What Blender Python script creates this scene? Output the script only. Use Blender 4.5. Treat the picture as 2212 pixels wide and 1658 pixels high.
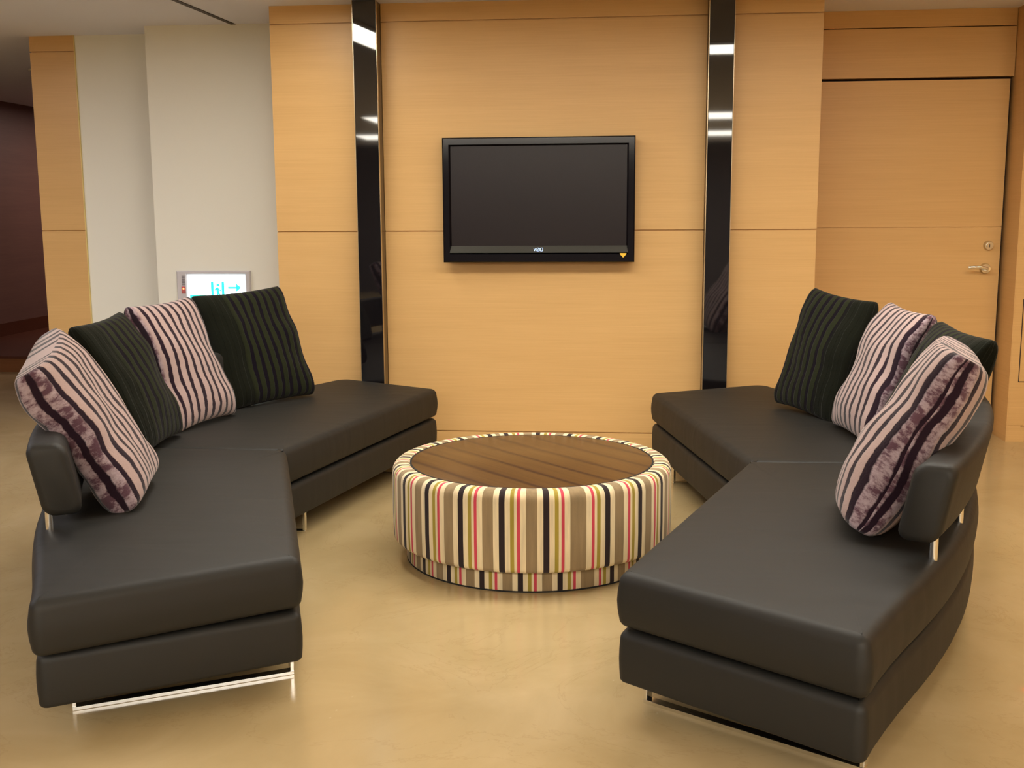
import bpy, bmesh, math, random
from mathutils import Vector, Matrix, noise
random.seed(7)
S = bpy.context.scene
COL = S.collection
for o in list(bpy.data.objects): bpy.data.objects.remove(o)

# ------------------------------------------------------------------ camera
cd = bpy.data.cameras.new('camera'); cam = bpy.data.objects.new('camera', cd); COL.objects.link(cam)
R_ = Vector((0.99562164, 0.09328694, -0.00592407)); U_ = Vector((-0.00839641, 0.15237218, 0.98828752)); F_ = Vector((-0.09309698, 0.9839107, -0.15248831))
m = Matrix(((R_.x, U_.x, -F_.x, 0), (R_.y, U_.y, -F_.y, -6.5285), (R_.z, U_.z, -F_.z, 1.4), (0, 0, 0, 1)))
cam.matrix_world = m
cd.sensor_fit = 'HORIZONTAL'; cd.sensor_width = 36.0; cd.lens = 2394.65 / 2212 * 36.0
cd.clip_start = 0.05; cd.clip_end = 60
S.camera = cam
# ------------------------------------------------------------------ world, exposure
w = bpy.data.worlds.new('world'); S.world = w; w.use_nodes = True
w.node_tree.nodes['Background'].inputs[0].default_value = (0.55, 0.55, 0.6, 1)
w.node_tree.nodes['Background'].inputs[1].default_value = 0.3
S.view_settings.view_transform = 'Standard'; S.view_settings.look = 'None'
S.view_settings.exposure = 1.10; S.view_settings.gamma = 1.0; S.view_settings.use_curve_mapping = False
CEIL = 2.592
LIGHT_COL = (1.0, 0.945, 0.84)
E_NEAR = 8.5     # strip fixtures over the seating group
E_FAR = 7.5      # strip fixtures further back in the room
E_SIDE = 7.0
FIXTURES = [  # x0, y0, x1, y1, width, emission, colour
    ((-1.40, -2.22), (2.3, -2.22), 0.48, E_NEAR, LIGHT_COL),
    ((-1.80, -0.62), (-1.61, -1.93), 0.27, E_NEAR, LIGHT_COL),
    ((-3.15, -7.95), (3.6, -7.95), 0.95, E_FAR, (1, .94, .83)),
    ((-4.0, -11.1), (3.9, -11.1), 1.05, E_FAR, (1, .94, .83)),
    ((3.1, -4.6), (3.1, -1.2), 0.22, E_SIDE, (1.0, .74, .45)),
    ((-4.6, -4.8), (-4.6, -0.9), 0.45, 7.5, (.93, .93, 1.0)),  # added unseen fill, cool, to lift the cream wall and left ceiling
    ((-5.2, 4.6), (-5.2, 7.0), 0.25, 9.0, (1.0, .82, .74)),  # added unseen fill so the corridor walls do not go black
]

# ------------------------------------------------------------------ materials
def new_mat(name):
    mt = bpy.data.materials.new(name); mt.use_nodes = True
    nt = mt.node_tree; b = nt.nodes['Principled BSDF']; return mt, nt, b
def nd(nt, typ, **kw):
    n = nt.nodes.new(typ)
    for k, v in kw.items():
        if k in n.inputs.keys() if isinstance(k, str) else False: n.inputs[k].default_value = v
        else: setattr(n, k, v)
    return n
def plain(name, col, rough=.5, metal=0, spec=.5, coat=0):
    mt, nt, b = new_mat(name)
    b.inputs['Base Color'].default_value = (*col, 1); b.inputs['Roughness'].default_value = rough
    b.inputs['Metallic'].default_value = metal; b.inputs['Specular IOR Level'].default_value = spec
    b.inputs['Coat Weight'].default_value = coat
    return mt
def emit(name, col, s):
    mt, nt, b = new_mat(name)
    b.inputs['Base Color'].default_value = (*col, 1); b.inputs['Emission Color'].default_value = (*col, 1)
    b.inputs['Emission Strength'].default_value = s; return mt
def ramp(nt, pts, interp='LINEAR'):
    r = nt.nodes.new('ShaderNodeValToRGB'); cr = r.color_ramp; cr.interpolation = interp
    while len(cr.elements) > 1: cr.elements.remove(cr.elements[-1])
    for i, (p, c) in enumerate(pts):
        e = cr.elements[0] if i == 0 else cr.elements.new(p)
        e.position = p; e.color = (*c, 1)
    return r
def wood(name, c1, c2, rough=.38, scale=1.0, spec=.35):
    """pale laminate with fine grain running along the horizontal"""
    mt, nt, b = new_mat(name); L = nt.links
    tc = nt.nodes.new('ShaderNodeTexCoord'); mp = nt.nodes.new('ShaderNodeMapping')
    mp.inputs['Scale'].default_value = (1.2 * scale, 1.2 * scale, 60 * scale)
    L.new(tc.outputs['Object'], mp.inputs[0])
    n1 = nt.nodes.new('ShaderNodeTexNoise'); n1.inputs['Scale'].default_value = 2.0; n1.inputs['Detail'].default_value = 6; n1.inputs['Roughness'].default_value = .65
    L.new(mp.outputs[0], n1.inputs['Vector'])
    mp2 = nt.nodes.new('ShaderNodeMapping'); mp2.inputs['Scale'].default_value = (.5, .5, 9)
    L.new(tc.outputs['Object'], mp2.inputs[0])
    n2 = nt.nodes.new('ShaderNodeTexNoise'); n2.inputs['Scale'].default_value = 1.3; n2.inputs['Detail'].default_value = 3
    L.new(mp2.outputs[0], n2.inputs['Vector'])
    ad = nt.nodes.new('ShaderNodeMath'); ad.operation = 'MULTIPLY_ADD'; ad.inputs[1].default_value = .6
    mu = nt.nodes.new('ShaderNodeMath'); mu.operation = 'MULTIPLY'; mu.inputs[1].default_value = .4
    L.new(n2.outputs['Fac'], mu.inputs[0]); L.new(n1.outputs['Fac'], ad.inputs[0]); L.new(mu.outputs[0], ad.inputs[2])
    r = ramp(nt, [(.32, c2), (.68, c1)]); L.new(ad.outputs[0], r.inputs[0]); L.new(r.outputs[0], b.inputs['Base Color'])
    b.inputs['Roughness'].default_value = rough; b.inputs['Specular IOR Level'].default_value = spec
    return mt
M = {}
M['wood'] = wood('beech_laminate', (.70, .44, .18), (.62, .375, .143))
M['groove'] = plain('groove_backing', (.28, .16, .07), .8)
M['gap'] = plain('dark_gap', (.02, .006, .008), .7)
M['white'] = plain('cream_wall_paint', (.80, .79, .71), .7, spec=.2)
M['ceiling'] = plain('ceiling_paint', (.74, .745, .82), .8, spec=.1)
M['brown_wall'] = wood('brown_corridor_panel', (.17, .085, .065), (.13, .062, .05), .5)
M['dark_wood'] = wood('dark_platform_wood', (.10, .03, .015), (.07, .02, .01), .35)
M['riser_wood'] = wood('platform_riser_wood', (.22, .085, .03), (.18, .065, .02), .35)
M['rear'] = plain('rear_wall_paint', (.06, .055, .06), .7)
M['glass'] = plain('black_glass', (.006, .005, .006), .03, spec=1.0)
M['bronze'] = plain('bronze_side', (.10, .065, .03), .3, metal=.5)
M['alu'] = plain('aluminium_edge', (.62, .5, .33), .3, metal=1)
M['chrome'] = plain('chrome', (.85, .85, .84), .16, metal=1)
M['steel'] = plain('satin_steel', (.60, .57, .50), .25, metal=1)
M['tvframe'] = plain('gloss_black_plastic', (.006, .005, .007), .10, spec=.4)
M['tvscreen'] = plain('lcd_screen', (.012, .008, .010), .25, spec=.35)
M['tvledge'] = plain('speaker_strip', (.02, .018, .010), .4, spec=.3)
M['logo'] = emit('logo_light', (.45, .62, 1.0), .7)
M['yellow'] = plain('yellow_sticker', (.9, .55, .04), .5)
M['signframe'] = plain('sign_frame_grey', (.55, .53, .56), .4)
M['signlit'] = emit('sign_panel_light', (.80, .93, 1.0), 2.2)
M['signgreen'] = emit('sign_green', (.02, .62, .50), .8)
M['red'] = emit('red_led_and_glint', (1.0, .12, .04), 3.0)  # sign's status lamp, and the glow painted in as a floor reflection
M['redplastic'] = plain('red_plastic', (.45, .12, .12), .4)
M['slot'] = plain('dark_slot', (.05, .035, .03), .6)
M['pale'] = plain('pale_plastic', (.7, .68, .58), .4)
M['under'] = plain('black_underside', (.01, .01, .01), .8)

# floor: polished beige marble
mt, nt, b = new_mat('beige_marble'); L = nt.links
tc = nt.nodes.new('ShaderNodeTexCoord')
n1 = nt.nodes.new('ShaderNodeTexNoise'); n1.inputs['Scale'].default_value = 1.6; n1.inputs['Detail'].default_value = 8; n1.inputs['Roughness'].default_value = .6; n1.inputs['Distortion'].default_value = .8
L.new(tc.outputs['Object'], n1.inputs['Vector'])
r1 = ramp(nt, [(.3, (.39, .285, .14)), (.5, (.44, .33, .17)), (.72, (.50, .38, .21))]); L.new(n1.outputs['Fac'], r1.inputs[0])
n2 = nt.nodes.new('ShaderNodeTexNoise'); n2.inputs['Scale'].default_value = 1.1; n2.inputs['Detail'].default_value = 10; n2.inputs['Roughness'].default_value = .62; n2.inputs['Distortion'].default_value = 1.6
L.new(tc.outputs['Object'], n2.inputs['Vector'])
r2 = ramp(nt, [(.494, (0, 0, 0)), (.5, (.22, .22, .22)), (.506, (0, 0, 0))]); L.new(n2.outputs['Fac'], r2.inputs[0])
mx = nt.nodes.new('ShaderNodeMix'); mx.data_type = 'RGBA'; mx.inputs['B'].default_value = (.26, .16, .07, 1)
L.new(r2.outputs[0], mx.inputs['Factor']); L.new(r1.outputs[0], mx.inputs['A'])
n3 = nt.nodes.new('ShaderNodeTexVoronoi'); n3.inputs['Scale'].default_value = 9.0
mp = nt.nodes.new('ShaderNodeMapping'); mp.inputs['Scale'].default_value = (1, .6, 1); mp.inputs['Rotation'].default_value = (0, 0, .6)
L.new(tc.outputs['Object'], mp.inputs[0]); L.new(mp.outputs[0], n3.inputs['Vector'])
r3 = ramp(nt, [(.0, (.6, .6, .6)), (.035, (0, 0, 0))]); L.new(n3.outputs['Distance'], r3.inputs[0])
mx2 = nt.nodes.new('ShaderNodeMix'); mx2.data_type = 'RGBA'; mx2.inputs['B'].default_value = (.6, .5, .34, 1)
L.new(r3.outputs[0], mx2.inputs['Factor']); L.new(mx.outputs['Result'], mx2.inputs['A'])
L.new(mx2.outputs['Result'], b.inputs['Base Color'])
b.inputs['Roughness'].default_value = .17; b.inputs['Specular IOR Level'].default_value = .5
M['marble'] = mt

# leather
def leather(name, c):
    mt, nt, b = new_mat(name); L = nt.links
    b.inputs['Base Color'].default_value = (*c, 1); b.inputs['Roughness'].default_value = .60; b.inputs['Specular IOR Level'].default_value = .42
    tc = nt.nodes.new('ShaderNodeTexCoord')
    n1 = nt.nodes.new('ShaderNodeTexNoise'); n1.inputs['Scale'].default_value = 260; n1.inputs['Detail'].default_value = 3
    n2 = nt.nodes.new('ShaderNodeTexNoise'); n2.inputs['Scale'].default_value = 3.0; n2.inputs['Detail'].default_value = 2; n2.inputs['Distortion'].default_value = .6
    mp = nt.nodes.new('ShaderNodeMapping'); mp.inputs['Scale'].default_value = (2.2, .5, .4)
    L.new(tc.outputs['Object'], n1.inputs['Vector']); L.new(tc.outputs['Object'], mp.inputs[0]); L.new(mp.outputs[0], n2.inputs['Vector'])
    b1 = nt.nodes.new('ShaderNodeBump'); b1.inputs['Strength'].default_value = .12; b1.inputs['Distance'].default_value = .001
    b2 = nt.nodes.new('ShaderNodeBump'); b2.inputs['Strength'].default_value = .35; b2.inputs['Distance'].default_value = .012
    L.new(n2.outputs['Fac'], b2.inputs['Height']); L.new(n1.outputs['Fac'], b1.inputs['Height']); L.new(b2.outputs[0], b1.inputs['Normal']); L.new(b1.outputs[0], b.inputs['Normal'])
    return mt
M['leather'] = leather('dark_leather', (.0115, .011, .0095))

# pillow fabrics: uv.x = stripe phase, uv.y = height ; attribute 'band' = 1 on the thick side edge
def pillow_mat(name, light, dark, duty, fur, blotch):
    mt, nt, b = new_mat(name); L = nt.links
    uv = nt.nodes.new('ShaderNodeUVMap'); uv.uv_map = 'UVMap'
    sp = nt.nodes.new('ShaderNodeSeparateXYZ'); L.new(uv.outputs[0], sp.inputs[0])
    tc = nt.nodes.new('ShaderNodeTexCoord')
    nz = nt.nodes.new('ShaderNodeTexNoise'); nz.inputs['Scale'].default_value = 55; nz.inputs['Detail'].default_value = 4
    L.new(tc.outputs['Object'], nz.inputs['Vector'])
    nzb = nt.nodes.new('ShaderNodeTexNoise'); nzb.inputs['Scale'].default_value = 9; nzb.inputs['Detail'].default_value = 2
    L.new(tc.outputs['Object'], nzb.inputs['Vector'])
    a1 = nt.nodes.new('ShaderNodeMath'); a1.operation = 'MULTIPLY_ADD'; a1.inputs[1].default_value = fur; L.new(nz.outputs['Fac'], a1.inputs[0]); L.new(sp.outputs['X'], a1.inputs[2])
    a2 = nt.nodes.new('ShaderNodeMath'); a2.operation = 'MULTIPLY_ADD'; a2.inputs[1].default_value = .45; L.new(nzb.outputs['Fac'], a2.inputs[0]); L.new(a1.outputs[0], a2.inputs[2])
    fr = nt.nodes.new('ShaderNodeMath'); fr.operation = 'FRACT'; L.new(a2.outputs[0], fr.inputs[0])
    r = ramp(nt, [(0, (1, 1, 1)), (duty * .12, (1, 1, 1)), (duty * .24, (0, 0, 0)), (duty * .9, (0, 0, 0)), (duty * 1.02, (1, 1, 1)), (1, (1, 1, 1))])
    L.new(fr.outputs[0], r.inputs[0])
    mx = nt.nodes.new('ShaderNodeMix'); mx.data_type = 'RGBA'; mx.inputs['A'].default_value = (*dark, 1); mx.inputs['B'].default_value = (*light, 1)
    L.new(r.outputs[0], mx.inputs['Factor'])
    out = mx.outputs['Result']
    if blotch:
        at = nt.nodes.new('ShaderNodeAttribute'); at.attribute_name = 'band'
        ns = nt.nodes.new('ShaderNodeTexNoise'); ns.inputs['Scale'].default_value = 1.0; ns.inputs['Detail'].default_value = 5; ns.inputs['Roughness'].default_value = .7
        mp = nt.nodes.new('ShaderNodeMapping'); mp.inputs['Scale'].default_value = (.9, 13, 1); L.new(uv.outputs[0], mp.inputs[0]); L.new(mp.outputs[0], ns.inputs['Vector'])
        rb = ramp(nt, [(.32, (.42, .34, .38)), (.46, (.33, .25, .28)), (.56, (.10, .05, .07))]); L.new(ns.outputs['Fac'], rb.inputs[0])
        m3 = nt.nodes.new('ShaderNodeMix'); m3.data_type = 'RGBA'; m3.inputs['A'].default_value = (*light, 1); L.new(rb.outputs[0], m3.inputs['B']); L.new(at.outputs['Fac'], m3.inputs['Factor'])
        L.new(m3.outputs['Result'], mx.inputs['B'])
    else:
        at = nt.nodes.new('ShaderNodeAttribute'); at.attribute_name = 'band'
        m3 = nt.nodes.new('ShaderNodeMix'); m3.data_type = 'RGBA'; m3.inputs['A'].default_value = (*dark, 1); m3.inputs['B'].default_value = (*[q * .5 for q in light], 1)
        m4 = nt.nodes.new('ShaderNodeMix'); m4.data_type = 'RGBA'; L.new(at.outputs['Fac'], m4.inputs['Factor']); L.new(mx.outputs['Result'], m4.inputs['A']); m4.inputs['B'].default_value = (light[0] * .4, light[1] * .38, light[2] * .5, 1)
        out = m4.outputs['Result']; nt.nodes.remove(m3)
    L.new(out, b.inputs['Base Color'])
    b.inputs['Roughness'].default_value = .95; b.inputs['Specular IOR Level'].default_value = .1
    b.inputs['Sheen Weight'].default_value = .25 if blotch else .06; b.inputs['Sheen Roughness'].default_value = .5
    bp = nt.nodes.new('ShaderNodeBump'); bp.inputs['Strength'].default_value = .6; bp.inputs['Distance'].default_value = .004
    nf = nt.nodes.new('ShaderNodeTexNoise'); nf.inputs['Scale'].default_value = 160; nf.inputs['Detail'].default_value = 3; L.new(tc.outputs['Object'], nf.inputs['Vector'])
    mm = nt.nodes.new('ShaderNodeMath'); mm.operation = 'MULTIPLY_ADD'; mm.inputs[1].default_value = .6; L.new(nf.outputs['Fac'], mm.inputs[0]); L.new(r.outputs[0], mm.inputs[2])
    L.new(mm.outputs[0], bp.inputs['Height']); L.new(bp.outputs[0], b.inputs['Normal'])
    return mt
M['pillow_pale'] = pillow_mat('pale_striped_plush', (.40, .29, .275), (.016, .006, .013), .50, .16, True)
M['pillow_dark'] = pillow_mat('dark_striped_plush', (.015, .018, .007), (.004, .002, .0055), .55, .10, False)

# table fabric: uv.x = repeats from the seam (one repeat = 1)
mt, nt, b = new_mat('striped_upholstery'); L = nt.links
uv = nt.nodes.new('ShaderNodeUVMap'); sp = nt.nodes.new('ShaderNodeSeparateXYZ'); L.new(uv.outputs[0], sp.inputs[0])
ab = nt.nodes.new('ShaderNodeMath'); ab.operation = 'ABSOLUTE'; L.new(sp.outputs['X'], ab.inputs[0])
ad = nt.nodes.new('ShaderNodeMath'); ad.operation = 'ADD'; ad.inputs[1].default_value = .06; L.new(ab.outputs[0], ad.inputs[0])
fr = nt.nodes.new('ShaderNodeMath'); fr.operation = 'FRACT'; L.new(ad.outputs[0], fr.inputs[0])
cream = (.80, .68, .46); taupe = (.30, .22, .125); dark = (.028, .018, .02); olive = (.37, .29, .05); pink = (.62, .07, .11)
seq = [(0, taupe), (.25, cream), (.38, pink), (.45, cream), (.515, olive), (.603, cream), (.725, dark), (.86, cream), (.993, taupe)]
r = ramp(nt, seq, 'CONSTANT'); L.new(fr.outputs[0], r.inputs[0])
tc = nt.nodes.new('ShaderNodeTexCoord')
nz = nt.nodes.new('ShaderNodeTexNoise'); nz.inputs['Scale'].default_value = 6; nz.inputs['Detail'].default_value = 6
mp = nt.nodes.new('ShaderNodeMapping'); mp.inputs['Scale'].default_value = (10, 10, 1); L.new(tc.outputs['Object'], mp.inputs[0]); L.new(mp.outputs[0], nz.inputs['Vector'])
rr = ramp(nt, [(.3, (.80, .80, .78)), (.7, (1.05, 1.03, 1.0))]); L.new(nz.outputs['Fac'], rr.inputs[0])
mx = nt.nodes.new('ShaderNodeMix'); mx.data_type = 'RGBA'; mx.blend_type = 'MULTIPLY'; mx.inputs['Factor'].default_value = 1
L.new(r.outputs[0], mx.inputs['A']); L.new(rr.outputs[0], mx.inputs['B']); L.new(mx.outputs['Result'], b.inputs['Base Color'])
b.inputs['Roughness'].default_value = .85; b.inputs['Specular IOR Level'].default_value = .2; b.inputs['Sheen Weight'].default_value = .1
wv = nt.nodes.new('ShaderNodeTexNoise'); wv.inputs['Scale'].default_value = 350; L.new(tc.outputs['Object'], wv.inputs['Vector'])
bp = nt.nodes.new('ShaderNodeBump'); bp.inputs['Strength'].default_value = .3; bp.inputs['Distance'].default_value = .001; L.new(wv.outputs['Fac'], bp.inputs['Height']); L.new(bp.outputs[0], b.inputs['Normal'])
M['stripes'] = mt
# table top wood: brown with darker bands running diagonally
mt, nt, b = new_mat('brown_tabletop_wood'); L = nt.links
tc = nt.nodes.new('ShaderNodeTexCoord'); mp = nt.nodes.new('ShaderNodeMapping'); mp.inputs['Rotation'].default_value = (0, 0, .83)
L.new(tc.outputs['Object'], mp.inputs[0])
mp2 = nt.nodes.new('ShaderNodeMapping'); mp2.inputs['Scale'].default_value = (1.5, 60, 1); L.new(mp.outputs[0], mp2.inputs[0])
n1 = nt.nodes.new('ShaderNodeTexNoise'); n1.inputs['Scale'].default_value = 2; n1.inputs['Detail'].default_value = 6; L.new(mp2.outputs[0], n1.inputs['Vector'])
r1 = ramp(nt, [(.3, (.080, .036, .009)), (.7, (.115, .056, .014))]); L.new(n1.outputs['Fac'], r1.inputs[0])
wv = nt.nodes.new('ShaderNodeTexWave'); wv.bands_direction = 'Y'; wv.inputs['Scale'].default_value = 2.3; wv.inputs['Distortion'].default_value = .35; wv.inputs['Detail'].default_value = 1
L.new(mp.outputs[0], wv.inputs['Vector'])
r2 = ramp(nt, [(.0, (.75, .75, .75)), (.04, (.5, .5, .5)), (.16, (0, 0, 0))]); L.new(wv.outputs['Fac'], r2.inputs[0])
mx = nt.nodes.new('ShaderNodeMix'); mx.data_type = 'RGBA'; mx.inputs['B'].default_value = (.030, .011, .007, 1)
L.new(r2.outputs[0], mx.inputs['Factor']); L.new(r1.outputs[0], mx.inputs['A']); L.new(mx.outputs['Result'], b.inputs['Base Color'])
b.inputs['Roughness'].default_value = .34
M['tabletop'] = mt

# ------------------------------------------------------------------ helpers
def link(name, bm, mat, parent=None, smooth=False, recalc=True, angle=None):
    if recalc: bmesh.ops.recalc_face_normals(bm, faces=bm.faces)
    me = bpy.data.meshes.new(name); bm.to_mesh(me); bm.free()
    if smooth:
        me.polygons.foreach_set('use_smooth', [True] * len(me.polygons))
        if angle: me.set_sharp_from_angle(angle=math.radians(angle))
    for x in (mat if isinstance(mat, (list, tuple)) else [mat]): me.materials.append(x)
    o = bpy.data.objects.new(name, me); COL.objects.link(o)
    if parent: o.parent = parent
    return o
def box(bm, x0, x1, y0, y1, z0, z1, bevel=0, mi=0, seg=2):
    vs = [bm.verts.new((x, y, z)) for x in (x0, x1) for y in (y0, y1) for z in (z0, z1)]
    fs = [(0, 1, 3, 2), (4, 6, 7, 5), (0, 4, 5, 1), (2, 3, 7, 6), (0, 2, 6, 4), (1, 5, 7, 3)]
    faces = [bm.faces.new([vs[i] for i in f]) for f in fs]
    for f in faces: f.material_index = mi
    if bevel:
        es = list({e for f in faces for e in f.edges})
        bmesh.ops.bevel(bm, geom=es, offset=bevel, segments=seg, affect='EDGES', profile=.5)
    return vs
def cyl(bm, c, r, h, axis='Z', n=32, r2=None, bevel=0):
    ret = bmesh.ops.create_cone(bm, cap_ends=True, segments=n, radius1=r, radius2=r if r2 is None else r2, depth=h)
    if axis == 'Y': rot = Matrix.Rotation(math.pi / 2, 4, 'X')
    elif axis == 'X': rot = Matrix.Rotation(math.pi / 2, 4, 'Y')
    else: rot = Matrix.Identity(4)
    bmesh.ops.transform(bm, matrix=Matrix.Translation(c) @ rot, verts=ret['verts'])
    return ret['verts']
def struct(o):
    o['kind'] = 'structure'; return o
def tag(o, label, cat, group=None):
    o['label'] = label; o['category'] = cat
    if group: o['group'] = group
    return o
def empty(name, loc=(0, 0, 0), rz=0):
    o = bpy.data.objects.new(name, None); COL.objects.link(o); o.location = loc; o.rotation_euler = (0, 0, rz)
    o.empty_display_size = .1
    return o
def lathe(bm, prof, n=96, c=(0, 0, 0)):
    rings = []
    for r, z in prof:
        rings.append([bm.verts.new((c[0] + r * math.cos(2 * math.pi * i / n), c[1] + r * math.sin(2 * math.pi * i / n), c[2] + z)) for i in range(n)] if r > 1e-6 else [bm.verts.new((c[0], c[1], c[2] + z))])
    for a, b_ in zip(rings, rings[1:]):
        for i in range(n):
            j = (i + 1) % n
            if len(a) == 1: bm.faces.new((a[0], b_[j], b_[i]))
            elif len(b_) == 1: bm.faces.new((a[i], a[j], b_[0]))
            else: bm.faces.new((a[i], a[j], b_[j], b_[i]))
    return rings

# ------------------------------------------------------------------ the room
XL, XR, YR, YF = -6.45, 5.2, -13.5, 9.0
bm = bmesh.new(); box(bm, XL - .2, XR + .2, YR - .2, YF + .2, -.12, 0); struct(link('floor', bm, M['marble']))
bm = bmesh.new(); box(bm, XL - .2, XR + .2, YR - .2, YF + .2, CEIL, CEIL + .12); struct(link('ceiling', bm, M['ceiling']))
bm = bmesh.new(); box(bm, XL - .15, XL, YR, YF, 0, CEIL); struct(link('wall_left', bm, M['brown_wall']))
bm = bmesh.new(); box(bm, XR, XR + .15, YR, .36, 0, CEIL); struct(link('wall_right', bm, M['wood']))
bm = bmesh.new(); box(bm, XL - .15, XR + .15, YR - .15, YR, 0, CEIL); struct(link('wall_rear', bm, M['rear']))
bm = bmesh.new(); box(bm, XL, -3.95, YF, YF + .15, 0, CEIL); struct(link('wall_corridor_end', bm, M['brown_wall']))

Z_G = [0.0987, 1.2962, 2.4885]    # heights of the shadow joints
def panelled(name, x0, x1, yf, yb, joints, lo=0.0, hi=CEIL, g=.0035, side='front'):
    """panels with open joints on a darker backing; front face at yf, backing behind"""
    bm = bmesh.new()
    box(bm, x0 + .002, x1 - .002, yf + .012, yb, lo, hi, mi=1)
    zs = [lo] + joints + [hi]
    for a, b_ in zip(zs, zs[1:]):
        box(bm, x0, x1, yf, yf + .012, a + (g if a != lo else 0), b_ - (g if b_ != hi else 0))
    return struct(link(name, bm, [M['wood'], M['wood']]))
panelled('wall_back', -2.022, -1.503, 0, .55, Z_G)
panelled('wall_back', -1.365, .497, 0, .55, Z_G)
panelled('wall_back', .637, 1.135, 0, .55, Z_G)
bm = bmesh.new(); box(bm, -1.503, -1.365, .02, .55, 0, CEIL); box(bm, .497, .637, .02, .55, 0, CEIL)
struct(link('wall_back_core', bm, M['wood']))
# cream wall beside the panelling, in two planes
bm = bmesh.new(); box(bm, -3.018, -2.0, .568, .9, 0, CEIL); struct(link('wall_back_left', bm, M['white']))
bm = bmesh.new(); box(bm, -3.64, -3.0, .872, 1.2, 0, CEIL); struct(link('wall_back_far_left', bm, M['white']))
panelled('wall_column', -3.952, -3.64, .862, 1.2, Z_G)
bm = bmesh.new(); box(bm, -3.641, -3.636, .860, .873, 0, CEIL); struct(link('trim_1', bm, plain('pale_edge_band', (.75, .58, .22), .5)))
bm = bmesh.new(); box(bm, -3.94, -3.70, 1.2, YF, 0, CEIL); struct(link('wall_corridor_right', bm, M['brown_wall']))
# door niche on the right
X_D0, X_D1, Z_D = 1.10, 2.352, 2.180
bm = bmesh.new()
box(bm, X_D0, 2.46, .66, .78, 0, CEIL, mi=1)
box(bm, X_D0, 2.372, .598, .66, Z_D + .016, 2.4885 - .003); box(bm, X_D0, 2.372, .598, .66, 2.4885 + .003, CEIL)
struct(link('wall_door_niche', bm, [M['wood'], M['gap']]))
bm = bmesh.new()
box(bm, X_D0, X_D1, .600, .645, .006, Z_G[1] - .002); box(bm, X_D0, X_D1, .600, .645, Z_G[1] + .002, Z_D)
box(bm, X_D0 + .005, X_D1 - .004, .606, .64, Z_G[1] - .003, Z_G[1] + .003)
door = struct(link('door_1', bm, M['wood']))
# lever handle
bm = bmesh.new()
cyl(bm, (2.268, .590, 1.043), .034, .020, 'Y', 32, r2=.028)
link('rose', bm, M['steel'], door, True, angle=40)
bm = bmesh.new()
cyl(bm, (2.268, .560, 1.043), .013, .055, 'Y', 20)
pts = [(2.268, 1.043), (2.245, 1.050), (2.215, 1.055), (2.185, 1.055), (2.150, 1.052)]
prev = None
for i, (x, z) in enumerate(pts):
    y = [.535, .531, .531, .533, .540][i]; a = [.012, .010, .008, .008, .009][i]
    ring = [bm.verts.new((x, y + .006 * math.cos(t), z + a * math.sin(t))) for t in [k * math.pi / 5 for k in range(10)]]
    if prev:
        for k in range(10): bm.faces.new((prev[k], prev[(k + 1) % 10], ring[(k + 1) % 10], ring[k]))
    else: bm.faces.new(ring)
    prev = ring
bm.faces.new(prev)
link('door_handle', bm, M['chrome'], door, True, angle=40)
bm = bmesh.new(); cyl(bm, (2.280, .590, 1.184), .031, .020, 'Y', 32, r2=.025); cyl(bm, (2.280, .578, 1.184), .017, .010, 'Y', 24)
dl = link('deadbolt', bm, M['steel'], door, True, angle=40)
bm = bmesh.new(); box(bm, 2.278, 2.282, .5715, .574, 1.173, 1.192); link('keyhole', bm, M['gap'], dl)
# flank of the niche and the panelled wall that comes forward on the right
bm = bmesh.new(); box(bm, 2.376, 2.46, .372, .66, 0, CEIL)
struct(link('wall_right_flank', bm, M['wood']))
bm = bmesh.new()
box(bm, 2.388, XR, .382, .45, 0, CEIL)
zs = [0] + Z_G + [CEIL]
for a, b_ in zip(zs, zs[1:]): box(bm, 2.380, XR, .370, .382, a + (.0035 if a else 0), b_ - (.0035 if b_ < CEIL else 0))
wr = struct(link('wall_right_front', bm, M['wood']))
bm = bmesh.new()
for x0, x1, z0, z1 in ((2.428, 2.433, .368, .87), (2.428, 3.2, .368, .373), (2.428, 3.2, .866, .871), (3.195, 3.2, .368, .87)): box(bm, x0, x1, .3685, .371, z0, z1)
struct(link('trim_2', bm, M['gap']))
# raised platform in the dark corridor
bm = bmesh.new(); box(bm, XL, -3.95, 2.97, YF, 0, .125, mi=0); box(bm, XL, -3.95, 2.955, YF, .125, .145, mi=1)
struct(link('trim_3', bm, [M['riser_wood'], M['dark_wood']]))
bm = bmesh.new(); box(bm, XL, XL + .015, 3.0, YF, .145, .28); struct(link('baseboard_left', bm, M['dark_wood']))

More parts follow.
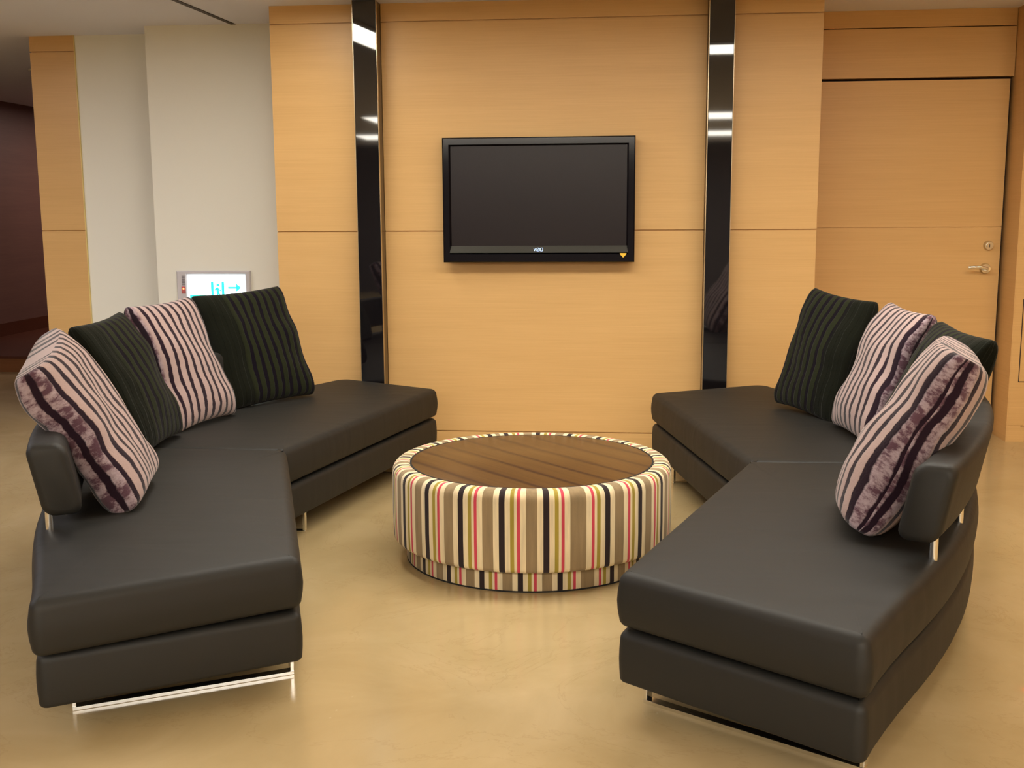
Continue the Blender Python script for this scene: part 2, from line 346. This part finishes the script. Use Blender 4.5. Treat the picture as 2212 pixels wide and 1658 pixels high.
# ceiling: dark slot, light fixtures, sprinkler
bm = bmesh.new()
v = [bm.verts.new(p) for p in ((-2.70, -3.6, CEIL - .004), (-2.668, -3.6, CEIL - .004), (-2.415, .56, CEIL - .004), (-2.447, .56, CEIL - .004))]
f = bm.faces.new(v); ex = bmesh.ops.extrude_face_region(bm, geom=[f]); bmesh.ops.translate(bm, vec=(0, 0, .003), verts=[e for e in ex['geom'] if isinstance(e, bmesh.types.BMVert)])
struct(link('trim_4', bm, M['slot']))
labels = ['long ceiling strip light above the round ottoman table', 'short slanting ceiling strip light left of the ottoman table', 'wide ceiling strip light behind the viewer', 'rearmost wide ceiling strip light', 'warm ceiling strip light along the right side', 'added cool white ceiling strip light, unseen, brightening the left side', 'added dim ceiling strip light, unseen, brightening the dark passage']
for i, (a, b_, wd, st, colr) in enumerate(FIXTURES):
    a = Vector((*a, 0)); b_ = Vector((*b_, 0)); d = (b_ - a); ln = d.length; ang = math.atan2(d.y, d.x); mid = (a + b_) / 2
    t = empty('ceiling_light', (mid.x, mid.y, CEIL), ang)
    tag(t, labels[i], 'light')
    bm = bmesh.new(); hw = wd / 2; e = .02
    for x0, x1, y0, y1 in ((-ln / 2 - e, ln / 2 + e, -hw - e, -hw), (-ln / 2 - e, ln / 2 + e, hw, hw + e), (-ln / 2 - e, -ln / 2, -hw, hw), (ln / 2, ln / 2 + e, -hw, hw)):
        box(bm, x0, x1, y0, y1, -.022, -.001)
    link('frame', bm, M['pale'], t)
    bm = bmesh.new(); box(bm, -ln / 2, ln / 2, -hw, hw, -.016, -.004)
    link('diffuser', bm, emit('diffuser_%d' % i, colr, st), t)
bm = bmesh.new()
lathe(bm, [(0, 0), (.045, 0), (.045, -.012), (.02, -.016), (.018, -.045), (.032, -.048), (.030, -.055), (0, -.058)], 24, (-4.80, 2.5, CEIL))
tag(link('ceiling_sprinkler', bm, M['pale'], None, True, angle=40), 'small pale sprinkler head on the ceiling of the dark passage', 'sprinkler')

# black glass pilasters on the back wall
for nm, x0, x1, lab in (('wall_pilaster', -1.501, -1.367, 'tall glossy black glass strip to the left of the television'), ('wall_pilaster', .499, .635, 'tall glossy black glass strip to the right of the television')):
    t = empty(nm, ((x0 + x1) / 2, 0, 0)); tag(t, lab, 'wall panel', None)
    h = (x1 - x0) / 2
    bm = bmesh.new(); box(bm, -h + .0015, h - .0015, -.125, -.117, .002, CEIL - .002, bevel=.0008, seg=1); link('glass_face', bm, M['glass'], t)
    bm = bmesh.new(); box(bm, -h, h, -.117, -.0005, .002, CEIL - .002); link('body', bm, M['bronze'], t)
    bm = bmesh.new(); box(bm, -h - .003, -h, -.1255, -.1, .002, CEIL - .002); link('edge_trim', bm, M['alu'], t)
    bm = bmesh.new(); box(bm, h, h + .002, -.1255, -.1, .002, CEIL - .002); link('edge_trim', bm, M['alu'], t)

# ------------------------------------------------------------------ television
tv = empty('television', (-.4515, 0, 1.475)); tag(tv, 'black flat screen television mounted on the wood panelled wall', 'television')
def ring_frame(bm, X0, X1, Z0, Z1, x0, x1, z0, z1, yo, yi, yb):
    """bevelled picture frame: outer rim at yo, inner rim recessed at yi, back at yb"""
    def loop(a, b_, c, d, y): return [bm.verts.new(p) for p in ((a, y, c), (b_, y, c), (b_, y, d), (a, y, d))]
    L0 = loop(X0, X1, Z0, Z1, yb); L1 = loop(X0, X1, Z0, Z1, yo + .006); L1b = loop(X0 + .006, X1 - .006, Z0 + .006, Z1 - .006, yo)
    L2 = loop(x0 - .008, x1 + .008, z0 - .008, z1 + .008, yo); L3 = loop(x0, x1, z0, z1, yi)
    for a, b_ in ((L0, L1), (L1, L1b), (L1b, L2), (L2, L3)):
        for i in range(4):
            j = (i + 1) % 4; bm.faces.new((a[i], a[j], b_[j], b_[i]))
    bm.faces.new(L0[::-1])
bm = bmesh.new(); ring_frame(bm, -.552, .552, -.358, .352, -.507, .507, -.305, .304, -.105, -.088, -.045)
link('bezel', bm, M['tvframe'], tv)
bm = bmesh.new(); box(bm, -.506, .506, -.087, -.07, -.266, .303); link('screen', bm, M['tvscreen'], tv)
bm = bmesh.new()
v = [bm.verts.new(p) for p in ((-.507, -.0885, -.264), (.507, -.0885, -.264), (.516, -.1056, -.303), (-.516, -.1056, -.303), (-.507, -.07, -.264), (.507, -.07, -.264), (.516, -.07, -.303), (-.516, -.07, -.303))]
for f in ((0, 1, 2, 3), (4, 7, 6, 5), (0, 4, 5, 1), (3, 2, 6, 7), (0, 3, 7, 4), (1, 5, 6, 2)): bm.faces.new([v[i] for i in f])
led = link('lower_strip', bm, M['tvledge'], tv)
bm = bmesh.new(); box(bm, -.40, .40, -.045, -.003, -.24, .24, bevel=.006); link('wall_mount', bm, M['tvframe'], tv)
# glowing maker's mark: V I Z I O drawn as strokes
bm = bmesh.new()
def stroke(bm, a, b_, y, wd, th=.0012, tr=lambda p: p):
    a = Vector(a); b_ = Vector(b_); d = (b_ - a).normalized(); n = Vector((-d.y, d.x)) * wd / 2
    q = [a + n, b_ + n, b_ - n, a - n]
    vs = [bm.verts.new(tr((p.x, y, p.y))) for p in q] + [bm.verts.new(tr((p.x, y - th, p.y))) for p in q]
    for f in ((0, 1, 2, 3), (7, 6, 5, 4), (0, 4, 5, 1), (1, 5, 6, 2), (2, 6, 7, 3), (3, 7, 4, 0)): bm.faces.new([vs[i] for i in f])
lz0, lz1, lx = -.2935, -.2765, -.026
def ly(p):  # sit on the sloped strip
    k = (-.264 - p[2]) / .039
    return (p[0], -.0885 - .0171 * k - .001 + (p[1]), p[2])
segs = [((0, 1), (.10, 0)), ((.10, 0), (.20, 1)), ((.27, 0), (.27, 1)), ((.34, 1), (.56, 1)), ((.56, 1), (.34, 0)), ((.34, 0), (.56, 0)), ((.63, 0), (.63, 1)), ((.72, 0), (.72, 1)), ((.72, 1), (.95, 1)), ((.95, 1), (.95, 0)), ((.95, 0), (.72, 0))]
for a, b_ in segs:
    stroke(bm, (lx + a[0] * .054, lz0 + a[1] * (lz1 - lz0)), (lx + b_[0] * .054, lz0 + b_[1] * (lz1 - lz0)), 0, .0021, tr=ly)
link('logo', bm, M['logo'], led)
bm = bmesh.new()
sh = [(.470, -.3065), (.506, -.3065), (.506, -.313), (.488, -.332), (.470, -.313)]
f = bm.faces.new([bm.verts.new((x, -.1054, z)) for x, z in sh]); ex = bmesh.ops.extrude_face_region(bm, geom=[f]); bmesh.ops.translate(bm, vec=(0, -.0008, 0), verts=[e for e in ex['geom'] if isinstance(e, bmesh.types.BMVert)])
st = link('sticker', bm, M['yellow'], tv); st['label'] = 'yellow arrow shaped sticker on the lower right of the frame'

# ------------------------------------------------------------------ exit sign
sg = empty('exit_sign', (-2.6335, .568, .94)); tag(sg, 'lit white and green exit sign low on the cream wall behind the left sofa', 'exit sign')
# local: x -.2485 .. .2485, z -.12 .. .095
bm = bmesh.new(); ring_frame(bm, -.2485, .2485, -.135, .096, -.180, .213, -.108, .072, -.022, -.015, -.001); link('frame', bm, M['signframe'], sg)
bm = bmesh.new(); box(bm, -.1795, .2125, -.0150, -.004, -.1075, .0715); link('light_panel', bm, M['signlit'], sg)
bm = bmesh.new()
for k in range(9): box(bm, -.213, -.192, -.0232, -.0215, .061 - k * .0072, .064 - k * .0072)
link('speaker_slots', bm, M['gap'], sg)
bm = bmesh.new(); box(bm, -.217, -.190, -.024, -.0215, -.052, -.006); ps = link('status_plate', bm, M['redplastic'], sg)
bm = bmesh.new(); bmesh.ops.create_uvsphere(bm, u_segments=12, v_segments=8, radius=.006, matrix=Matrix.Translation((-.2035, -.0245, -.020))); link('status_lamp', bm, M['red'], ps, True)
bm = bmesh.new(); y0 = -.0153
Sx = lambda x: (x, y0)
# doorway posts, running figure, arrow
box(bm, -.020, -.002, y0 - .001, y0, -.10, .025); box(bm, .052, .070, y0 - .001, y0, -.10, .025)
def st2(a, b_, wd): stroke(bm, a, b_, y0, wd, .001)
cyl(bm, (.028, y0 - .0005, .003), .010, .001, 'Y', 16)
st2((.020, -.012), (.028, -.050), .018); st2((.024, -.018), (.046, -.034), .008); st2((.020, -.016), (.003, -.032), .008)
st2((.028, -.048), (.046, -.072), .010); st2((.046, -.072), (.044, -.098), .009); st2((.026, -.048), (.016, -.078), .010); st2((.016, -.078), (-.001, -.090), .009)
st2((.096, -.014), (.162, -.014), .013)
v = [bm.verts.new((x, y0 - .001, z)) for x, z in ((.184, -.014), (.150, .014), (.150, -.042))]
bm.faces.new(v)
box(bm, -.165, -.055, y0 - .001, y0, -.085, -.062)
link('pictogram', bm, M['signgreen'], sg)

# ------------------------------------------------------------------ sofas
PT = [0, .475, .55, .83, 1.07, 1.31, 1.56, 1.78, 2.0]; PN = [1.285, 1.222, 1.198, 1.12, 1.032, .935, .812, .695, .605]
def prof(t):
    t = abs(t)
    if t < .5: return 1.285 - (1.285 - 1.214) * (t / .5) ** 1.6
    for i in range(len(PT) - 1):
        if PT[i] <= t <= PT[i + 1] + 1e-6: return PN[i] + (PN[i + 1] - PN[i]) * (t - PT[i]) / (PT[i + 1] - PT[i])
    return PN[-1]
def prof_s(t): return sum(prof(max(-2, min(2, t + k * .05))) for k in range(-3, 4)) / 7 if abs(t) < 1.8 else prof(t)
def round_loop(pts, rad, step=.03):
    out = []; n = len(pts)
    for i in range(n):
        p = Vector(pts[i]); a = Vector(pts[i - 1]); c = Vector(pts[(i + 1) % n]); r = rad[i]
        if r <= 0: out.append(p); continue
        da = (a - p).normalized(); dc = (c - p).normalized(); half = da.angle(dc) / 2
        d = r / math.tan(half); d = min(d, (a - p).length * .9, (c - p).length * .9); r = d * math.tan(half)
        ctr = p + (da + dc).normalized() * (r / math.sin(half))
        a0 = p + da * d - ctr; a1 = p + dc * d - ctr; tot = a0.angle_signed(a1) if True else 0
        ns = 7
        for k in range(ns + 1):
            ang = -tot * k / ns; cs, sn = math.cos(ang), math.sin(ang)
            out.append(ctr + Vector((a0.x * cs - a0.y * sn, a0.x * sn + a0.y * cs)))
    # resample long edges
    res = []
    for i in range(len(out)):
        a = out[i]; b_ = out[(i + 1) % len(out)]; k = max(1, int((b_ - a).length / step))
        for j in range(k): res.append(a.lerp(b_, j / k))
    return res
def inset(loop, d):
    n = len(loop); area = sum(loop[i].x * loop[(i + 1) % n].y - loop[(i + 1) % n].x * loop[i].y for i in range(n)); sg_ = 1 if area > 0 else -1
    res = []
    for i in range(n):
        t = (loop[(i + 1) % n] - loop[i - 1]).normalized(); nn = Vector((-t.y, t.x)) * sg_
        res.append(loop[i] + nn * d)
    return res
def soft_block(loop, z0, z1, r0, r1, crown, bulge=.004):
    """rounded upholstered block over a plan outline"""
    bm = bmesh.new(); layers = []
    for k in range(5): a = k / 4 * math.pi / 2; layers.append((r0 * (1 - math.sin(a)), z0 + r0 * (1 - math.cos(a))))
    for k in range(1, 4): layers.append((-bulge * math.sin(k / 4 * math.pi), z0 + r0 + (z1 - r1 - z0 - r0) * k / 4))
    for k in range(7): a = k / 6 * math.pi / 2; layers.append((r1 * (1 - math.cos(a)), z1 - r1 + r1 * math.sin(a)))
    rings = [[bm.verts.new((p.x, p.y, z)) for p in inset(loop, d)] for d, z in layers]
    n = len(loop)
    for a, b_ in zip(rings, rings[1:]):
        for i in range(n): bm.faces.new((a[i], a[(i + 1) % n], b_[(i + 1) % n], b_[i]))
    c = sum((Vector((v.co.x, v.co.y)) for v in rings[-1]), Vector((0, 0))) / n
    last = rings[-1]
    for s in (.93, .8, .62, .4, .2):
        ring = []
        for v in rings[-1]:
            p = c + (Vector((v.co.x, v.co.y)) - c) * s
            ring.append(bm.verts.new((p.x, p.y, z1 + crown * (1 - s ** 2.5))))
        for i in range(n): bm.faces.new((last[i], last[(i + 1) % n], ring[(i + 1) % n], ring[i]))
        last = ring
    cv = bm.verts.new((c.x, c.y, z1 + crown))
    for i in range(n): bm.faces.new((last[i], last[(i + 1) % n], cv))
    bm.faces.new(rings[0][::-1])
    return bm
AH = 1.58
def outline(which, tb=1.995):
    Sx_ = -.06
    if which == 0:
        arc = [(t, prof_s(t)) for t in [-tb + .1 * k for k in range(0, 20)] if t < -.14] + [(Sx_, prof_s(Sx_))]
        pts = [(-AH, 0)] + arc + [(-.12, .43)]
        rad = [.03, .028] + [0] * (len(arc) - 2) + [.015, .012]
    else:
        arc = [(t, prof_s(t)) for t in [1.93 - .1 * k for k in range(0, 20)]]
        arc = [a for a in arc if a[0] > Sx_ + .1] + [(Sx_ - .022, prof_s(Sx_))]
        pts = [(AH - .05, 0)] + arc + [(-.140, .436)]
        rad = [.04, .10] + [0] * (len(arc) - 2) + [.015, .012]
    return pts, rad
def bar_u(bm, a, b_, h, wd=.030, th=.012):
    """flat-bar sled leg between plan points a and b: runner on the floor, two uprights"""
    a = Vector((*a, 0)); b_ = Vector((*b_, 0)); d = (b_ - a).normalized(); nn = Vector((-d.y, d.x, 0))
    def brick(p0, p1, z0, z1):
        vs = [bm.verts.new(p + nn * s * wd / 2 + Vector((0, 0, z))) for p in (p0, p1) for s in (-1, 1) for z in (z0, z1)]
        fs = [bm.faces.new([vs[i] for i in f]) for f in ((0, 1, 3, 2), (4, 6, 7, 5), (0, 4, 5, 1), (2, 3, 7, 6), (0, 2, 6, 4), (1, 5, 7, 3))]
        bmesh.ops.bevel(bm, geom=list({e for f in fs for e in f.edges}), offset=.0012, segments=1, affect='EDGES')
    brick(a, b_, 0, th); brick(a, a + d * th, th, h); brick(b_ - d * th, b_, th, h)
def make_sofa(s, x, y, th, label, first):
    root = empty('curved_sofa', (x, y, 0), th); tag(root, label, 'sofa')
    P = lambda t, n: (t, -s * n)
    for which in (0, 1):
        pts, rad = outline(which)
        loop = round_loop([P(*p) for p in pts], rad)
        pb, rb_ = outline(which, 1.945 if s < 0 else 1.99); lowloop = round_loop([P(*p) for p in pb], rb_)
        link('seat_base', soft_block(inset(lowloop, .004),   .100, .251, .012, .026, 0, .003), M['leather'], root, True, angle=60)
        link('seat_cushion', soft_block(loop, .262, .420, .026, .034, .010, .006), M['leather'], root, True, angle=60)
    # back band: follows the outer curve, with rounded ends
    T0, T1 = -1.44, 1.44; N = 72; zb, zt = .487, .712; thk = .115; bm = bmesh.new(); rings = []
    def section(t, shrink, off):
        n = prof_s(t) + (.010 if s > 0 else -.030); dn = (prof_s(t + .03) - prof_s(t - .03)) / .06; tg = Vector((1, dn)).normalized(); nr = Vector((-tg.y, tg.x))
        c0 = Vector((t, n)) - nr * thk / 2 + tg * off
        hw = thk / 2 - shrink; hh = (zt - zb) / 2 - shrink; zc = (zb + zt) / 2; r = .034 if shrink < .02 else .02; ring = []
        for qx, qz, a0 in ((1, 1, 0), (-1, 1, 90), (-1, -1, 180), (1, -1, 270)):
            for k in range(6):
                a = math.radians(a0 + k * 18); u = qx * (hw - r) + r * math.cos(a); z = qz * (hh - r) + r * math.sin(a)
                lean = .045 * (z + hh) / (2 * hh)
                p = c0 + nr * (u + lean - .012); ring.append(bm.verts.new((*P(p.x, p.y), zc + z)))
        return ring
    rings.append(section(T0, .020, -.006)); rings.append(section(T0, .008, -.002)); rings.append(section(T0, 0, .008))
    for i in range(1, N): rings.append(section(T0 + (T1 - T0) * i / N, 0, 0))
    rings.append(section(T1, 0, -.008)); rings.append(section(T1, .008, .002)); rings.append(section(T1, .020, .006))
    for a, b_ in zip(rings, rings[1:]):
        for i in range(24): bm.faces.new((a[i], a[(i + 1) % 24], b_[(i + 1) % 24], b_[i]))
    bm.faces.new(rings[0]); bm.faces.new(rings[-1][::-1])
    link('backrest', bm, M['leather'], root, True, angle=60)
    for t in (-1.34, -.93, -.35, .35, .93, 1.34):
        n = prof_s(t) - (.035 if s > 0 else .055); bm = bmesh.new(); q = P(t, n)
        cyl(bm, (q[0], q[1], .456), .012, .080, 'Z', 20)
        link('back_post', bm, M['chrome'], root, True, angle=40)
    for a, b_ in [first] + sl:
        bm = bmesh.new(); bar_u(bm, P(*a), P(*b_), .102)
        link('sled_leg', bm, M['chrome'], root)
    return root
sl = [((-.26, .50), (-.22, 1.10)), ((.08, .41), (.10, 1.10)), ((1.15, .125), (1.38, .66))]
make_sofa(-1, -.9547, -1.9232, 1.6023, 'dark brown leather curved sofa on the left, in front of the exit sign', ((-1.430, .075), (-1.715, .645)))
make_sofa(1, .1036, -1.9959, 1.5108, 'dark brown leather curved sofa on the right, in front of the wooden door', ((-1.475, .08), (-1.80, .645)))

# ------------------------------------------------------------------ pillows
def pillow(label, mat, x, y, yaw, lean, wd, ht, roll, thick=.070, flip=1, bend=0, pale=True, phase=0, zb=.430, sag=0, seed=0, ex=4.6, ends=.22):
    """plump cushion; local X across, Y up the pillow, Z out of its front"""
    bm = bmesh.new(); uvl = bm.loops.layers.uv.new('UVMap'); NU, NV = 96, 48
    a = wd / 2; hh = ht / 2; rows = []; per_f, per_s = .048, .066
    band = {}
    for j in range(NV + 1):
        v = -1 + 2 * j / NV; v = math.copysign(abs(v) ** .92, v)
        fall = max(0.0, 1 - abs(v) ** 3.2) ** .55
        b_ = thick * (ends + (1 - ends) * fall)
        row = []
        for i in range(NU):
            t = 2 * math.pi * i / NU; ct, sn = math.cos(t), math.sin(t); e = 2 / ex
            ux = math.copysign(abs(ct) ** e, ct); uz = math.copysign(abs(sn) ** e, sn)
            aw = a * (1 - .055 * (1 - v * v)) * (1 - .05 * (abs(v) ** 14))
            X = aw * ux; Z = b_ * uz * (1 - .15 * abs(ux) ** 4)
            Yy = hh + hh * v * (1 - .045 * (1 - ux * ux))
            # soft dents
            nn = noise.noise(Vector((X * 5 + seed, Yy * 5, Z * 4 + seed))); n2 = noise.noise(Vector((X * 13 + seed, Yy * 10, seed)))
            Z += (nn * .026 + n2 * .008) * fall
            X += .008 * noise.noise(Vector((seed, Yy * 6, Z * 9)))
            # slump: belly sinks, bend along height
            k = Yy / ht
            Z += -bend * (k - .35) ** 2 * 1.0 if k > .35 else 0
            Yy2 = Yy - sag * k * k * (1 - ux * flip) * .5
            row.append((Vector((X * 1.0, Yy2, Z)), ux, uz, t))
        rows.append(row)
    # stripe phase around the ring from arc length at mid height
    mid = rows[NV // 2]; ph = [0.0]; bd = []
    for i in range(NU):
        p0 = mid[i][0]; p1 = mid[(i + 1) % NU][0]; side = abs(mid[i][1]) > .93
        ph.append(ph[-1] + (p1 - p0).length / (per_s if side else per_f))
    for i in range(NU + 1):
        ux = mid[i % NU][1]
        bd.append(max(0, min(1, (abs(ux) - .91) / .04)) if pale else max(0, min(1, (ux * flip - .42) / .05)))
    X = Vector((math.cos(yaw), math.sin(yaw), 0)); B = Vector((-math.sin(yaw), math.cos(yaw), 0)); Y = Vector((0, 0, 1)) * math.cos(lean) + B * math.sin(lean)
    X2 = X * math.cos(roll) + Y * math.sin(roll); Y2 = -X * math.sin(roll) + Y * math.cos(roll); Nn = X2.cross(Y2)
    col_l = bm.verts.layers.float.new('band')
    vr = []
    for row in rows:
        r_ = []
        for i, (p, ux, uz, t) in enumerate(row):
            v_ = bm.verts.new(p); v_[col_l] = bd[i]; r_.append(v_)
        vr.append(r_)
    for j in range(NV):
        for i in range(NU):
            i2 = (i + 1) % NU
            f = bm.faces.new((vr[j][i], vr[j][i2], vr[j + 1][i2], vr[j + 1][i]))
            us = (ph[i], ph[i + 1], ph[i + 1], ph[i]); vs_ = (j, j, j + 1, j + 1)
            for lp, u_, v_ in zip(f.loops, us, vs_): lp[uvl].uv = (u_ + phase, v_ / NV)
    for j, rev in ((0, True), (NV, False)):
        loop = vr[j]; 
        # close the thin ends by bridging front to back
        for k in range(NU // 2 - 1):
            i0, i1 = k, k + 1; o0, o1 = NU - k - 0, NU - k - 1
            q = [loop[i0], loop[i1], loop[o1 % NU], loop[o0 % NU]]
            q = list(dict.fromkeys(q))
            if len(q) >= 3:
                try:
                    f = bm.faces.new(q)
                    for lp in f.loops: lp[uvl].uv = (ph[i0] + phase, j / NV)
                except ValueError: pass
        q = [loop[NU // 2 - 1], loop[NU // 2], loop[NU // 2 + 1]]
        try: bm.faces.new(q)
        except ValueError: pass
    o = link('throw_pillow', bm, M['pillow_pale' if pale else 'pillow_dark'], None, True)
    mw = Matrix(((X2.x, Y2.x, Nn.x, x), (X2.y, Y2.y, Nn.y, y), (X2.z, Y2.z, Nn.z, zb), (0, 0, 0, 1)))
    o.matrix_world = mw
    o['label'] = label; o['category'] = 'pillow'; o['group'] = 'striped pillows leaning on the sofas'
    return o
#        x      y      yaw    lean  w     h     roll
T = .085
pillow('black striped pillow at the far end of the right sofa, nearest the back wall', 0, .913, -1.13, -1.045, .29, .46, .60, -.094, pale=False, seed=1, thick=T)
pillow('pale mauve striped pillow on the right sofa between the two black ones', 0, 1.030, -1.655, -1.399, .399, .45, .60, -.046, pale=True, seed=2, thick=T)
pillow('black striped pillow on the right sofa mostly hidden between the two pale ones', 0, 1.115, -2.14, -1.467, .42, .52, .56, -.044, pale=False, seed=3, thick=T)
pillow('pale striped plush pillow nearest the camera on the right sofa, seen edge on', 0, 0.762, -3.03, -1.80, .50, .50, .64, .10, pale=True, seed=4, thick=.115, ex=3.0, ends=.6, sag=.05, zb=.440, flip=-1)
pillow('black striped pillow at the far end of the left sofa, below the exit sign', 0, -1.784, -.965, .924, .408, .56, .62, .047, pale=False, seed=5, thick=T, flip=-1)
pillow('pale mauve striped pillow on the left sofa between the two black ones', 0, -1.917, -1.552, 1.285, .382, .46, .61, .038, pale=True, seed=6, thick=T)
pillow('black striped pillow on the left sofa wedged between the two pale ones', 0, -1.932, -2.05, 1.565, .425, .47, .59, .052, pale=False, seed=7, thick=T, flip=-1)
pillow('pale striped plush pillow nearest the camera on the left sofa, seen partly from its side', 0, -1.662, -2.88, 1.78, .53, .48, .62, .08, pale=True, seed=8, thick=.10, ex=3.6, ends=.62, sag=.07, zb=.443)

# ------------------------------------------------------------------ round ottoman table
CX, CY, RB, ZT = -.344, -2.055, .573, .394
tb = empty('ottoman_table', (CX, CY, 0)); tag(tb, 'round ottoman table with striped upholstered sides and a brown wooden top', 'table')
seam = math.atan2(-2.456 - CY, -.184 - CX)
def striped(name, profl, rad, shift=0, parent=None):
    n = 180; bm = bmesh.new(); uvl = bm.loops.layers.uv.new('UVMap'); rings = lathe(bm, profl, n); reps = 22
    for f in bm.faces:
        cs = [(lp, math.atan2(lp.vert.co.y, lp.vert.co.x)) for lp in f.loops]
        c = math.atan2(f.calc_center_median().y, f.calc_center_median().x) - seam - shift
        c = (c + math.pi) % (2 * math.pi) - math.pi
        for lp, a in cs:
            d = a - seam - shift; d = (d + math.pi) % (2 * math.pi) - math.pi
            if d - c > math.pi: d -= 2 * math.pi
            if c - d > math.pi: d += 2 * math.pi
            lp[uvl].uv = (d / (2 * math.pi) * reps, lp.vert.co.z)
    return link(name, bm, M['stripes'], parent, True, angle=50)
RD = .497
pr_ = [(RB - .03, .088), (RB - .010, .090), (RB - .002, .098), (RB, .108), (RB + .002, .2), (RB + .001, ZT - .040)]
for k in range(1, 7): a = k / 6 * math.pi / 2; pr_.append((RB - .036 + .036 * math.cos(a), ZT - .034 + .038 * math.sin(a)))
pr_ += [(RD + .012, ZT + .003), (RD + .002, ZT - .004), (RD, ZT - .02), (.3, ZT - .02)]
striped('upholstered_side', pr_, RB, 0, tb)
striped('plinth', [(.3, .006), (.520, .006), (.522, .012), (.522, .095), (.3, .095)], .522, .11, tb)
bm = bmesh.new(); lathe(bm, [(0, .0005), (.5205, .0005), (.5205, .0065), (0, .0065)], 96); link('base_edge', bm, M['under'], tb, False)
bm = bmesh.new(); lathe(bm, [(0, ZT - .016), (RD - .001, ZT - .016), (RD - .001, ZT - .001), (RD - .005, ZT + .001), (0, ZT + .001)], 128); link('table_top', bm, M['tabletop'], tb, True, angle=40)
bm = bmesh.new(); lathe(bm, [(RD - .002, ZT - .010), (RD + .004, ZT - .010), (RD + .004, ZT + .001), (RD - .002, ZT + .001), (RD - .002, ZT - .010)], 128); link('top_rim', bm, M['under'], tb, True, angle=40)

# glowing bead stands in for an orange-red reflection on the floor, right edge
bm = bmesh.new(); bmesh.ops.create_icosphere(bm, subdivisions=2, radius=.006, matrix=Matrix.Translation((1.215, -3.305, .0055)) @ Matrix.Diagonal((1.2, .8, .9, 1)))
tag(link('floor_glint', bm, M['red'], None, True), 'tiny orange-red reflection on the floor right of the right sofa, made as a glowing dot', 'painted reflection')
